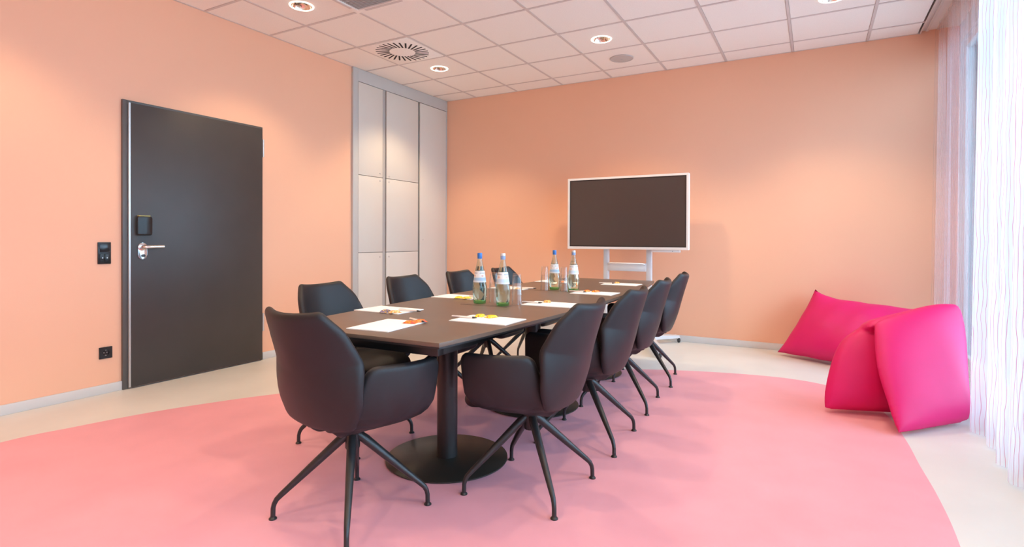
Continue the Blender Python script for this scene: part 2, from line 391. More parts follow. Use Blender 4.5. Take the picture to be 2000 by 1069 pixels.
hp.data.transform(Matrix.Translation((.04, .122, 1.02)) @ Matrix(((0, 0, 1), (1, 0, 0), (0, 1, 0))).to_4x4())
hp['label'] = 'chrome oval handle plate'
link('lever', tube_mesh('lever', [(.05, .118, 1.05), (.085, .118, 1.05), (.096, .126, 1.05), (.098, .15, 1.05), (.098, .19, 1.051), (.098, .252, 1.052)], [.013, .012, .012, .0115, .0105, .011]), M_chrome, hp)
link('rose', xf(lathe_mesh('rose', [(0, 0), (.029, 0), (.029, .006), (.024, .010), (0, .010)], 24), Matrix.Translation((.05, .118, 1.05)) @ Matrix.Rotation(PI / 2, 4, 'Y')), M_chrome, hp)
link('lock_cylinder', xf(lathe_mesh('lock_cylinder', [(0, 0), (.011, 0), (.011, .01), (0, .01)], 20), Matrix.Translation((.05, .126, .985)) @ Matrix.Rotation(PI / 2, 4, 'Y')), M_blackp, hp)

# wall switch and socket
sw = empty('light_switch', (XL, 2.043, 1.008)); tag(sw, 'black double-height light switch panel on the peach wall beside the door', 'light switch')
box('cover_frame', 0, .010, -.042, .042, -.078, .078, M_blackp, sw, .003)
box('display_window', .010, .013, -.030, .030, .008, .066, M_blackg, sw, .001)
for s in (-1, 1):
    k = box('rocker', .010, .014, min(0.001 * s, .030 * s), max(.001 * s, .030 * s), -.066, -.006, M_blackp, sw, .0015)
    link('pilot_mark', xf(lathe_mesh('pilot_mark', [(0, 0), (.004, 0), (.004, .001), (0, .001)], 12), Matrix.Translation((.0142, .015 * s, -.034)) @ Matrix.Rotation(PI / 2, 4, 'Y')), M_edge, k)
so = empty('wall_socket', (XL, 2.051, .292)); tag(so, 'black square power socket low on the peach wall beside the door', 'socket')
bm = bmesh.new(); n = 32
def sq(x, q, rr):
    out = []
    for i in range(n):
        t = 2 * PI * i / n; c, s = math.cos(t), math.sin(t); d = rr if rr else q / max(abs(c), abs(s)); out.append(bm.verts.new((x, c * d, s * d)))
    return out
rs = [sq(0, .041, 0), sq(.010, .041, 0), sq(.010, 0, .0215), sq(-.001, 0, .0195)]
for a, b in zip(rs, rs[1:]):
    for i in range(n): bm.faces.new((a[i], a[(i + 1) % n], b[(i + 1) % n], b[i]))
link('cover_plate', to_mesh(bm, 'cover_plate'), M_blackp, so)
link('socket_well', xf(lathe_mesh('socket_well', [(0, .001), (.0205, .001), (.0205, .002), (0, .002)], 24), Matrix.Rotation(PI / 2, 4, 'Y')), M_blackg, so)
for y, z in ((-.0095, 0), (.0095, 0)): link('contact_hole', xf(lathe_mesh('ch', [(0, .002), (.003, .002), (.003, .0025), (0, .0025)], 10), Matrix.Translation((0, y, z)) @ Matrix.Rotation(PI / 2, 4, 'Y')), M_edge, so)
for s in (-1, 1): box('earth_clip', .002, .009, -.003, .003, min(.0165 * s, .0205 * s), max(.0165 * s, .0205 * s), M_edge, so)

# built-in cabinet
cb = empty('tall_cabinet', (XL, 4.455, 0)); tag(cb, 'tall light grey built-in wall cabinet with seven flush doors', 'cabinet')
Wc = YB - 4.455
box('frame_stile', .0005, .028, 0, .078, 0, RH - .004, M_cabf, cb, .002)
box('frame_header', .0005, .028, .078, Wc - .003, 2.862, RH - .004, M_cabf, cb, .002)
box('frame_stile', .0005, .026, Wc - .030, Wc - .003, 0, 2.862, M_cabf, cb, .002)
box('plinth', .0005, .020, .078, Wc - .03, 0, .09, M_cabf, cb)
box('back_panel', .0002, .004, .078, Wc - .03, .09, 2.862, M_gap, cb)
box('post', .004, .016, .486, .528, .09, 2.862, nmat('post_grey', (.42, .40, .38), .5), cb)
def cdoor(a, b, z0, z1, ky, kz):
    d = box('cabinet_door', .006, .026, a, b, z0, z1, M_cab, cb, .0015)
    k = link('key_lock', xf(lathe_mesh('key_lock', [(0, 0), (.009, 0), (.009, .004), (.006, .006), (0, .006)], 14), Matrix.Translation((.026, ky, kz)) @ Matrix.Rotation(PI / 2, 4, 'Y')), M_edge, d)
for a, b, ky in ((.083, .474, .43), (.541, 1.133, .585)):
    cdoor(a, b, 1.830, 2.856, ky, 1.855 + (.02 if a < .3 else .0)); cdoor(a, b, .962, 1.824, ky, 1.79); cdoor(a, b, .095, .956, ky, .905)
cdoor(1.172, Wc - .034, .095, 2.856, 1.235, 1.105)

# ------------------------------------------------------------------ ceiling fixtures
def lamp(x, y, label, group=None):
    r = empty('downlight', (x, y, RH)); tag(r, label, 'downlight', group)
    link('trim_ring', LM['ring'], None, r); link('reflector', LM['refl'], None, r); link('led_disc', LM['bulb'], None, r)
    link('louvre', LM['fin'], None, r)
    ld = bpy.data.lights.new('downlight_spot', 'SPOT'); ld.energy = LAMP_W * (1.2 if y > 4 else .72 if x < -3 else 1.0); ld.color = LAMP_COL; ld.spot_size = math.radians(112); ld.spot_blend = .55; ld.shadow_soft_size = .07
    lo = bpy.data.objects.new('spot', ld); COL.objects.link(lo); lo.parent = r; lo.location = (0, 0, -.012)
LM = dict(ring=lathe_mesh('trim_ring', [(.083, -.001), (.084, -.006), (.089, -.008), (.094, -.006), (.096, -.0012), (.083, -.001)], 40, M_ring),
          refl=lathe_mesh('reflector', [(.0835, -.002), (.076, .018), (.056, .042), (.030, .052), (.030, .054), (.058, .044), (.079, .018), (.0845, -.0005)], 32, M_refl),
          bulb=lathe_mesh('led_disc', [(0, .051), (.030, .051), (.030, .0535), (0, .0535)], 24, M_bulb))
bm = bmesh.new(); bm_box(bm, -.068, .068, -.002, .002, .022, .030); LM['fin'] = to_mesh(bm, 'louvre'); LM['fin'].materials.append(M_gap)
LAB = {(-3.649, 4.974): 'round recessed downlight in front of the tall cabinet, beside the swirl diffuser', (-1.774, 4.974): 'round recessed downlight above the display end of the table, beside the ceiling speaker',
       (-1.774, 3.099): 'round recessed downlight above the middle of the conference table', (.101, 3.099): 'round recessed downlight between the table and the curtain, level with the air conditioning grille',
       (-3.649, 1.224): 'round recessed downlight above the light switch beside the door', (-1.774, 1.224): 'round recessed downlight above the table-end chair', (.101, 1.224): 'round recessed downlight beside the curtain, level with the table-end chair',
       (-3.649, -.651): 'round recessed downlight near the door wall, in the row farthest from the display', (-1.774, -.651): 'round recessed downlight midway in the row farthest from the display', (.101, -.651): 'round recessed downlight beside the curtain in the row farthest from the display',
       (.101, 4.974): 'round recessed downlight above the bean bags', (-3.649, 3.099): 'round recessed downlight above the door, beside the air conditioning grille'}
for p in LXY:
    lamp(*p, LAB.get(p, 'round recessed downlight above the open floor or table, away from the display wall'), 'recessed ceiling downlights')

vt = empty('swirl_diffuser', (VENT[0], VENT[1], RH)); tag(vt, 'square ceiling air diffuser with a ring of radial black slots', 'air vent')
link('face_plate', prism_mesh('face_plate', rounded_poly([(-.297, -.297), (.297, -.297), (.297, .297), (-.297, .297)], [.01] * 4), -.004, .0005, .001), M_tile, vt)
bm = bmesh.new(); bm_box(bm, .125, .262, -.0085, .0085, -.0052, -.0035); me = to_mesh(bm, 'slot'); me.materials.append(M_slot)
for i in range(28):
    a = 2 * PI * i / 28; c = link('slot', me, None, vt, (0.0, 0.0, 0)); c.rotation_euler = (0, 0, a)
    c.location = (-.035 * math.sin(a), .035 * math.cos(a), 0)
sp = empty('ceiling_speaker', (SPK[0], SPK[1], RH)); tag(sp, 'round grey ceiling loudspeaker cover near the display wall', 'speaker')
link('rim', lathe_mesh('rim', [(.105, -.001), (.107, -.008), (.118, -.008), (.122, -.001), (.105, -.001)], 40, M_spk), None, sp)
link('mesh_cover', lathe_mesh('mesh_cover', [(0, -.010), (.06, -.009), (.106, -.005), (.106, -.001), (0, -.001)], 40, M_spk), None, sp)
link('logo_badge', lathe_mesh('logo_badge', [(0, -.0115), (.012, -.0110), (.012, -.0095), (0, -.0095)], 16, M_grille), None, sp)
ac = empty('air_conditioner', (AC[0], AC[1], RH)); tag(ac, 'square ceiling air conditioning cassette with grey grille', 'air conditioner')
bm = bmesh.new()
def sqr(q, z): return [bm.verts.new((sx * q, sy * q, z)) for sx, sy in ((-1, -1), (1, -1), (1, 1), (-1, 1))]
rs = [sqr(.306, .0), sqr(.306, -.012), sqr(.296, -.022), sqr(.250, -.022), sqr(.245, .014), sqr(.306, .014), sqr(.306, 0.0)]
for a, b in zip(rs, rs[1:]):
    for i in range(4): bm.faces.new((a[i], a[(i + 1) % 4], b[(i + 1) % 4], b[i]))
link('cover', to_mesh(bm, 'cover'), M_tile, ac)
for i in range(4):
    b = box('air_flap', -.19, .19, .258, .284, -.0245, -.0215, M_tbar, ac); b.rotation_euler = (0, 0, i * PI / 2)
box('grille_backing', -.246, .246, -.246, .246, .004, .012, M_slot, ac)
bm = bmesh.new(); bm_box(bm, -.243, .243, -.0055, .0055, -.018, .004); me = to_mesh(bm, 'grille_slat'); me.materials.append(M_grille)
for i in range(24): link('grille_slat', me, None, ac, (0, -.233 + .466 * i / 23, 0))

# ------------------------------------------------------------------ table
TA = math.radians(1.6); TC = (-1.668, 3.345)
tb = empty('conference_table', (TC[0], TC[1], 0), TA); tag(tb, 'long dark boat-shaped conference table on three round pedestals', 'table')
HLn, HWe, HWm = 1.725, .425, .535
def edge_x(y): return HWe + (HWm - HWe) * (1 - (y / HLn) ** 2)
side = [(edge_x(-HLn + 2 * HLn * i / 24), -HLn + 2 * HLn * i / 24) for i in range(25)]
poly = side + [(-x, y) for x, y in side[::-1]]
top = link('tabletop', prism_mesh('tabletop', poly, .724, .740, .0015), M_table, tb)
poly2 = [(x * .996, y * .9985) for x, y in poly]
link('edge_core', prism_mesh('edge_core', poly2, .7165, .7238), M_tedge, tb)
for s in (-1, 1): box('end_rail', -.36, .36, s * 1.62 - .02, s * 1.62 + .02, .668, .716, M_steel, tb, .002)
for s in (-1, 1): box('side_rail', s * .34 - .02, s * .34 + .02, -1.60, 1.60, .668, .716, M_steel, tb, .002)
box('cable_tray', -.08, .08, -1.5, 1.5, .640, .66, M_steel, tb); 
for yy in (-1.035, 0, 1.035):
    p = link('pedestal_column', lathe_mesh('pedestal_column', [(0, .010), (.052, .010), (.052, .64), (0, .64)], 36, M_steel), None, tb, (0, yy, 0))
    box('mount_plate', -.2, .2, yy - .12, yy + .12, .66, .676, M_steel, tb)
    link('base_plate', lathe_mesh('base_plate', [(0, .0015), (.305, .0015), (.309, .004), (.309, .009), (.305, .012), (.06, .014), (0, .014)], 72, M_bplate), None, tb, (0, yy, 0))
for yy in (-.60, .42):
    h = box('cable_hatch', -.15, .15, yy - .075, yy + .075, .7385, .7412, M_table, tb, .0008)
    for a, b, c, d in ((-.152, .152, yy - .0775, yy - .075), (-.152, .152, yy + .075, yy + .0775), (-.1525, -.15, yy - .0775, yy + .0775), (.15, .1525, yy - .0775, yy + .0775)):
        box('hatch_seam', a, b, c, d, .7385, .7404, M_tedge, h)

# ------------------------------------------------------------------ chairs (local +Y is the way the sitter faces)
def crv(pts, n=14):
    P = [Vector(p) for p in pts]; P = [2 * P[0] - P[1]] + P + [2 * P[-1] - P[-2]]; out = []
    for i in range(1, len(P) - 2):
        for j in range(n):
            t = j / n; a, b, c, d = P[i - 1], P[i], P[i + 1], P[i + 2]
            out.append(.5 * (2 * b + (c - a) * t + (2 * a - 5 * b + 4 * c - d) * t * t + (3 * b - a - 3 * c + d) * t ** 3))
    out.append(P[-2]); s = [0.0]
    for a, b in zip(out, out[1:]): s.append(s[-1] + (b - a).length)
    return out, s
def on(cv, b):
    out, s = cv
    if b <= 0: return out[0] + (out[1] - out[0]).normalized() * b
    for i in range(len(s) - 1):
        if s[i + 1] >= b:
            t = (b - s[i]) / (s[i + 1] - s[i]); return out[i].lerp(out[i + 1], t)
    return out[-1] + (out[-1] - out[-2]).normalized() * (b - s[-1])
BK = crv([(-.178, .398), (-.206, .46), (-.240, .56), (-.277, .70), (-.322, .852)])
BL = BK[1][-1]
def back_s(a, b):
    p = on(BK, b); t = (on(BK, b + .004) - on(BK, b - .004)).normalized(); n = Vector((t.y, -t.x))   # (y,z) plane, toward the sitter
    rho = .30 + .28 * max(0, 1 - b / .26); th = a / rho; p = p + n * (rho * (1 - math.cos(th)))
    return (rho * math.sin(th), p.x, p.y)
bo = rounded_poly([(-.185, 0), (.185, 0), (.243, .09), (.268, .25), (.225, .385), (.158, BL), (-.158, BL), (-.225, .385), (-.268, .25), (-.243, .09)], [.04, .04, .15, .14, .16, .03, .03, .16, .14, .15], 6)
ME_back = panel_mesh('backrest', densify(bo, .03), back_s, .036, .10)
AP = crv([(.045, .362), (.13, .382), (.230, .420), (.274, .468), (.289, .55), (.296, .645)])
AL = AP[1][-1]
def arm_s(sg):
    def f(a, b):
        p = on(AP, b); th = (a + .02) / .55
        return (sg * (p.x - 1.9 * max(0, .10 - a) ** 2 * min(1, b / .14)), a, p.y)
    return f
ao = rounded_poly([(-.12, 0), (.06, 0), (.150, .20), (.172, .27), (.182, AL), (-.115, AL), (-.160, .26), (-.180, .16)], [.03, .03, .05, .05, .035, .045, .1, .08], 6)
ME_arm = {sg: panel_mesh('armrest', densify(ao, .03), arm_s(sg), .038, .10) for sg in (-1, 1)}
so_ = rounded_poly([(-.16, -.155), (.16, -.155), (.235, .02), (.225, .245), (-.225, .245), (-.235, .02)], [.08, .08, .2, .09, .09, .2], 6)
def seat_s(a, b): return (a, b, .425 - .55 * max(0, b - .12) ** 2 * 4 - .02 * b + .15 * a * a)
ME_seat = panel_mesh('seat', densify(so_, .03), seat_s, .075, .16, crown=.004)
ME_hub = lathe_mesh('hub', [(0, .262), (.026, .262), (.030, .268), (.030, .325), (.045, .334), (.05, .350), (0, .352)], 28, M_legs)
def leg_pts(ang):
    c, s = math.cos(ang), math.sin(ang); R = .306
    pr = [(.02, .322), (.05, .298), (.14, .217), (.22, .145), (.276, .095), (.292, .079), (.301, .062), (.305, .045), (R, .008)]
    return [(c * r, s * r, z) for r, z in pr], [.0175, .019, .0165, .0135, .0115, .0105, .0098, .0095, .0095]
ME_leg = []; ME_pad = []
for q in range(4):
    p, r = leg_pts(PI / 4 + q * PI / 2); ME_leg.append(tube_mesh('leg', p, r))
    ME_pad.append(xf(lathe_mesh('foot_pad', [(0, 0), (.0155, 0), (.0155, .004), (.010, .010), (0, .010)], 18), Matrix.Translation((p[-1][0], p[-1][1], 0.0013))))
for me in [ME_back, *ME_arm.values(), ME_seat]: me.materials.append(M_leather)
for me in ME_leg + ME_pad: me.materials.append(M_legs)
def chair(x, y, rot, baserot, label):
    r = empty('conference_chair', (x, y, 0), rot); tag(r, label, 'chair', 'black chairs around the conference table')
    link('seat', ME_seat, None, r); link('backrest', ME_back, None, r); link('armrest', ME_arm[1], None, r); link('armrest', ME_arm[-1], None, r)
    link('hub', ME_hub, None, r)
    for q in range(4):
        l = link('leg', ME_leg[q], None, r); l.rotation_euler = (0, 0, baserot); link('foot_pad', ME_pad[q], None, l)
D = math.radians
chair(-1.65, 1.66, D(-3), D(-1), 'black upholstered armchair at the table end farthest from the display')
ORD = ['fourth', 'third', 'second', 'first']
for i, (x, y, a, b) in enumerate(((-1.122, 2.23, 90, 0), (-1.125, 2.945, 91, 2), (-1.165, 3.69, 93, 2), (-1.195, 4.43, 96, 2))):
    chair(x, y, D(a), D(b), ORD[i] + ' black chair from the display on the bean bag side of the table')
for i, (x, y, a, b) in enumerate(((-2.24, 2.285, -90, 0), (-2.26, 3.03, -91, 2), (-2.27, 3.74, -90, 0), (-2.25, 4.41, -90, 0))):
    chair(x, y, D(a), D(b), ORD[i] + ' black chair from the display on the door side of the table')

# ------------------------------------------------------------------ things on the table
TZ = .7401
def text_mat():
    m = nmat('notepad_sheet', (.90, .87, .83), .8, spec=.2); return m
ME_pad_ = None
bm = bmesh.new(); bm_box(bm, -.105, .105, -.1485, .1485, 0, .0035); me_np = to_mesh(bm, 'notepad'); me_np.materials.append(M_paper)
M_pen = nmat('pen_white', (.78, .72, .66), .35); M_pent = nmat('pen_tip_black', (.03, .03, .03), .4); M_pencl = nmat('pen_clip', (.55, .5, .45), .3, .6)
me_pb = xf(lathe_mesh('barrel', [(0, -.062), (.004, -.062), (.0048, -.055), (.0048, .05), (0, .05)], 14, M_pen), Matrix.Translation((0, 0, .0048)) @ Matrix.Rotation(PI / 2, 4, 'X'))
me_pt = xf(lathe_mesh('tip', [(0, .05), (.0046, .05), (.0035, .062), (.001, .074), (0, .075)], 14, M_pent), Matrix.Translation((0, 0, .0048)) @ Matrix.Rotation(PI / 2, 4, 'X'))
bm = bmesh.new(); bm_box(bm, -.0012, .0012, .02, .06, .0098, .0112); me_pc = to_mesh(bm, 'clip'); me_pc.materials.append(M_pencl)
def sachet(name, w, d, h):
    """little pillow sachet with flat crimped ends"""
    bm = bmesh.new(); nx, ny = 12, 8; top, bot = {}, {}
    for i in range(nx + 1):
        for j in range(ny + 1):
            u, v = i / nx * 2 - 1, j / ny * 2 - 1
            e = max(0, 1 - (abs(u) / .82) ** 4) if abs(u) < .82 else 0
            t = h * e ** .6 * max(0, 1 - v ** 4) ** .5 * (1 + .25 * math.sin(9 * u + 5 * v) * .6)
            yy = v * d / 2 * (1 - .06 * (1 - abs(u))) ; xx = u * w / 2
            top[i, j] = bm.verts.new((xx, yy, .001 + t)); bot[i, j] = top[i, j] if (abs(v) == 1) else bm.verts.new((xx, yy, .0003))
    for i in range(nx):
        for j in range(ny):
            for q, fl in ((top, 0), (bot, 1)):
                vs = [q[i, j], q[i + 1, j], q[i + 1, j + 1], q[i, j + 1]]; vs = vs[::-1] if fl else vs
                try: bm.faces.new(vs)
                except ValueError: pass
    for i in (0, nx):
        for j in range(ny):
            vs = list(dict.fromkeys([top[i, j], top[i, j + 1], bot[i, j + 1], bot[i, j]]))
            if len(vs) > 2:
                try: bm.faces.new(vs)
                except ValueError: pass
    return to_mesh(bm, name, True)
def sachet_mat(name, base, spot, spot2):
    m = nmat(name, base, .25, spec=.6); b = m.node_tree.nodes['Principled BSDF']
    tc = N(m, 'ShaderNodeTexCoord'); vo = N(m, 'ShaderNodeTexVoronoi'); vo.inputs['Scale'].default_value = 70; L(m, tc.outputs['Object'], vo.inputs['Vector'])
    rp = N(m, 'ShaderNodeValToRGB'); rp.color_ramp.interpolation = 'CONSTANT'; e = rp.color_ramp.elements
    e[0].color = (*spot, 1); e[1].color = (*base, 1); e[1].position = .27; x = rp.color_ramp.elements.new(.62); x.color = (*spot2, 1)
    L(m, vo.outputs['Distance'], rp.inputs[0]); L(m, rp.outputs[0], b.inputs['Base Color']); return m
M_s = {'yellow': sachet_mat('sachet_yellow', (.90, .66, .02), (.80, .16, .05), (.95, .80, .10)), 'orange': sachet_mat('sachet_orange', (.85, .22, .03), (.90, .55, .05), (.75, .08, .04)),
       'dark': sachet_mat('sachet_purple', (.20, .12, .10), (.80, .50, .05), (.12, .10, .30)), 'gold': sachet_mat('sachet_gold', (.80, .42, .10), (.75, .15, .05), (.90, .75, .4))}
me_sc = {k: sachet('sweets', .062, .045, .010) for k in M_s}
for k in M_s: me_sc[k].materials.append(M_s[k])
def setting(x, y, rot, who, colors, pen, sw):
    """notepad centre (x,y); rot turns the pad; pen = offset and angle; sw = list of sweet sachet offsets"""
    tag(link('notepad', me_np, None, None, (x, y, TZ + .0002), rot), 'white notepad before ' + who, 'notepad', 'white notepads on the table')
    def off(dx, dy): return (x + dx * math.cos(rot) - dy * math.sin(rot), y + dx * math.sin(rot) + dy * math.cos(rot), TZ + .0039)
    p = empty('ballpoint_pen', off(pen[0], pen[1]), rot + pen[2]); tag(p, 'slim pale pen on the pad before ' + who, 'pen', 'pens on the notepads')
    link('barrel', me_pb, None, p); link('tip', me_pt, None, p); link('clip', me_pc, None, p)
    for qi, (c, (dx, dy, a)) in enumerate(zip(colors, sw)):
        o = link('sweets_sachet', me_sc[c], None, None, off(dx, dy), rot + a)
        nm = {'yellow': 'yellow', 'orange': 'orange', 'dark': 'dark and gold', 'gold': 'gold'}[c]
        tag(o, nm + ' sweets sachet ' + (('touching', 'clear of')[qi] + ' the pen, before ' if len(set(colors)) < len(colors) else 'on the pad before ') + who, 'sweets', 'sweet sachets on the notepads')
seatname = lambda i, s: 'the %s %s-side chair from the display' % (ORD[i], s)
setting(-1.632, 1.852, D(6), 'the table-end chair', ['orange', 'orange'], (.055, .143, D(62)), [(.085, .128, D(40)), (.062, .080, D(10))])
for i, (x, y) in enumerate(((-1.335, 2.206), (-1.334, 2.918), (-1.350, 3.68), (-1.420, 4.51))):
    setting(x, y, D(90) + D((1, 2, 0, 1)[i]), seatname(i, 'bean-bag'), [['yellow', 'yellow'], ['gold'], ['orange', 'orange'], ['gold']][i], (-.01, .130, D((4, 3, -3, 5)[i])),
            [(.070, .085, D(15)), (.068, .020, D(-20))] if i in (0, 2) else [(.075, .06, D(20))])
for i, (x, y) in enumerate(((-1.975, 2.25), (-2.03, 2.99), (-2.045, 3.735), (-2.03, 4.50))):
    setting(x, y, D(-90) + D((0, 2, 0, 1)[i]), seatname(i, 'door'), [['dark', 'gold'], ['yellow', 'yellow'], ['gold'], ['orange']][i], (.005, .138, D(180 + (5, -4, 3, 2)[i])),
            [(.082, .05, D(10)), (.082, .11, D(-30))] if i < 2 else [(.08, .10, D(10))])

# bottles of water
def prof_shell(outer, th):
    inner = [(max(.0005, r - th), z) for r, z in outer]
    return inner
BO = [(0, .004), (.020, .002), (.0335, .0), (.0365, .004), (.0385, .02), (.0415, .05), (.0432, .080), (.0425, .100), (.0380, .1235), (.0325, .158), (.0275, .192), (.0205, .225), (.0140, .253), (.0132, .262), (.0132, .284)]
BI = [(.0108, .284), (.0110, .262), (.0118, .252), (.0180, .225), (.0250, .192), (.0300, .158), (.0355, .1235), (.0398, .100), (.0405, .080), (.0388, .05), (.0358, .02), (.032, .013), (0, .011)]
me_bt = lathe_mesh('bottle_glass', BO + BI, 40, None, 60); me_bt.materials.append(M_bottle); me_bt.materials.append(M_bbase)
for p in me_bt.polygons:
    if p.center.z < .0135 : p.material_index = 1
WI = [(0, .0115), (.0318, .0135), (.0355, .0205), (.0385, .05), (.0402, .080), (.0395, .100), (.0352, .1235), (.0297, .158), (.0247, .192), (.0192, .218), (0, .218)]
me_wt = lathe_mesh('water', WI, 40, M_water, 60)
me_cap = lathe_mesh('cap', [(.0137, .262), (.0143, .263), (.0143, .290), (.0128, .296), (0, .296)], 28, None, 40)
me_cap_t = lathe_mesh('cap_top', [(.01445, .283), (.01465, .284), (.01465, .2915), (.013, .2966), (0, .2968)], 28, None, 40)
def label_mesh():
    bm = bmesh.new(); uvl = bm.loops.layers.uv.new('UVMap'); n = 48; zs = [.1245, .135, .147, .158, .170, .181, .191]; g = []
    def rad(z):
        for (r0, z0), (r1, z1) in zip(BO[8:], BO[9:]):
            if z0 <= z <= z1: return r0 + (r1 - r0) * (z - z0) / (z1 - z0)
        return BO[8][0]
    for z in zs: g.append([bm.verts.new(((rad(z) + .0006) * math.cos(2 * PI * i / n), (rad(z) + .0006) * math.sin(2 * PI * i / n), z)) for i in range(n)])
    for a in range(len(zs) - 1):
        for i in range(n):
            f = bm.faces.new((g[a][i], g[a][(i + 1) % n], g[a + 1][(i + 1) % n], g[a + 1][i])); f.smooth = True
            for lp, (u, v) in zip(f.loops, ((i, a), (i + 1, a), (i + 1, a + 1), (i, a + 1))): lp[uvl].uv = (u / n * 4, v / (len(zs) - 1))
    me = bpy.data.meshes.new('paper_label'); bm.to_mesh(me); bm.free(); return me
def label_mat(name, low):
    m = nmat(name, (.85, .86, .84), .6); b = m.node_tree.nodes['Principled BSDF']
    uv = N(m, 'ShaderNodeUVMap'); sp_ = N(m, 'ShaderNodeSeparateXYZ'); L(m, uv.outputs[0], sp_.inputs[0])
    rp = N(m, 'ShaderNodeValToRGB'); rp.color_ramp.interpolation = 'CONSTANT'; e = rp.color_ramp.elements
    e[0].position = 0; e[0].color = (.72, .80, .86, 1); e[1].position = .16; e[1].color = (*low, 1)
    x = rp.color_ramp.elements.new(.40); x.color = (.86, .86, .83, 1)
    L(m, sp_.outputs[1], rp.inputs[0])
    def M2(op, a, bb):
        n = N(m, 'ShaderNodeMath', operation=op)
        for i, q in enumerate((a, bb)):
            if isinstance(q, (int, float)): n.inputs[i].default_value = q
            else: L(m, q, n.inputs[i])
        return n.outputs[0]
    fu = M2('FRACT', sp_.outputs[0], 0)
    # wordmark strip of small dark letters near the top edge
    band = M2('MULTIPLY', M2('GREATER_THAN', sp_.outputs[1], .74), M2('LESS_THAN', sp_.outputs[1], .84))
    inn = M2('LESS_THAN', M2('ABSOLUTE', M2('SUBTRACT', fu, .5), 0), .36)
    let = M2('GREATER_THAN', M2('FRACT', M2('MULTIPLY', fu, 13), 0), .30)
    txt = M2('MULTIPLY', M2('MULTIPLY', band, inn), let)
    du = M2('MULTIPLY', M2('SUBTRACT', fu, .5), .5); dv = M2('SUBTRACT', sp_.outputs[1], .56)
    dd = M2('SQRT', M2('ADD', M2('MULTIPLY', du, du), M2('MULTIPLY', dv, dv)), 0); emb = M2('LESS_THAN', dd, .075)
    m1 = N(m, 'ShaderNodeMixRGB'); m1.inputs[2].default_value = (.38, .42, .48, 1); L(m, txt, m1.inputs[0]); L(m, rp.outputs[0], m1.inputs[1])
    m2 = N(m, 'ShaderNodeMixRGB'); m2.inputs[2].default_value = (.80, .52, .46, 1); L(m, emb, m2.inputs[0]); L(m, m1.outputs[0], m2.inputs[1])
    L(m, m2.outputs[0], b.inputs['Base Color']); return m
M_lab = [label_mat('label_blue', (.42, .62, .82)), label_mat('label_pale', (.60, .74, .88))]
me_lab = [label_mesh() for _ in range(2)]
for q in range(2): me_lab[q].materials.append(M_lab[q])
M_capb = nmat('cap_blue', (.05, .20, .58), .35); M_caps = nmat('cap_silver', (.72, .74, .76), .3, .3); M_capl = nmat('cap_pale_blue', (.30, .42, .66), .4)
def bottle(x, y, kind, label, rz):
    r = empty('water_bottle', (x, y, TZ + .0015), rz); tag(r, label, 'bottle', 'mineral water bottles on the table')
    link('bottle_glass', me_bt, None, r); link('water', me_wt, None, r); link('paper_label', me_lab[kind], None, r)
    c = link('cap', me_cap.copy(), M_capb if kind == 0 else M_capl, r)
    if kind: link('cap_top', me_cap_t.copy(), M_caps, c)
bottle(-1.730, 2.764, 0, 'blue-capped glass water bottle on the table end away from the display', .3)
bottle(-1.551, 2.726, 1, 'silver-capped glass water bottle on the table end away from the display', .5)
bottle(-1.711, 3.790, 0, 'blue-capped glass water bottle on the table end near the display', .3)
bottle(-1.539, 3.745, 1, 'silver-capped glass water bottle on the table end near the display', .6)
# tumblers, upside down, nested in pairs
TO = [(.0315, 0), (.0310, .002), (.0236, .118), (.0225, .120), (0, .120)]
TI = [(0, .112), (.0212, .112), (.0222, .110), (.0296, .002), (.0300, 0), (.0315, 0)]
me_tm = lathe_mesh('tumbler', TO + TI, 36, M_tumbler, 60)
for (x, y, w) in ((-1.667, 2.822, 'blue-capped bottle away from the display'), (-1.508, 2.815, 'silver-capped bottle away from the display'), (-1.752, 3.705, 'blue-capped bottle near the display'), (-1.590, 3.690, 'silver-capped bottle near the display')):
    for k in range(2):
        o = link('tumbler', me_tm, None, None, (x, y, TZ + .0016 + k * .058))
        tag(o, ('lower' if k == 0 else 'upper') + ' upturned glass tumbler of the nested pair beside the ' + w, 'glass', 'nested glass tumblers on the table')

# ------------------------------------------------------------------ display on a rolling stand
tv = empty('rolling_display', (-1.79, 5.80, 0)); tag(tv, 'large dark flat display with white bezel on a grey rolling stand', 'display')
XW, ZB, ZT = .662, 1.012, 1.800
bz = box('bezel', -XW, XW, 0, .055, ZB, ZT, M_white, tv, .006, 3)
bm = bmesh.new()
def rect(x, z0, z1, y): return [bm.verts.new(p) for p in ((-x, y, z0), (x, y, z0), (x, y, z1), (-x, y, z1))]
bz.location.y = .006
rs = [rect(XW, ZB, ZT, .0), rect(XW, ZB, ZT, -.012), rect(XW - .022, ZB + .026, ZT - .022, -.012), rect(XW - .022, ZB + .026, ZT - .022, .004)]
for a, b in zip(rs, rs[1:]):
    for i in range(4): bm.faces.new((a[i], a[(i + 1) % 4], b[(i + 1) % 4], b[i]))
link('bezel_frame', to_mesh(bm, 'bezel_frame'), M_white, tv)
scr = box('screen', -XW + .022, XW - .022, -.004, .002, ZB + .026, ZT - .022, M_blackg, tv); scr['label'] = 'switched-off black screen'
box('screen_glass', -XW + .034, XW - .034, -.0052, -.0042, ZB + .038, ZT - .034, M_screen, scr)
box('control_box', .285, .575, .0, .05, ZB - .026, ZB - .002, M_white, tv, .003)
box('control_button', .50, .507, -.002, .0, ZB - .017, ZB - .011, M_blackp, tv)
for s in (-1, 1):
    box('stand_column', s * .238 - .028, s * .238 + .028, .065, .120, .64, 1.45, M_grey, tv, .006)
    box('stand_post', s * .246 - .018, s * .246 + .018, .072, .112, .05, .66, M_grey, tv, .004)
box('cross_panel', -.212, .212, .060, .075, .775, .862, M_grey, tv, .003)
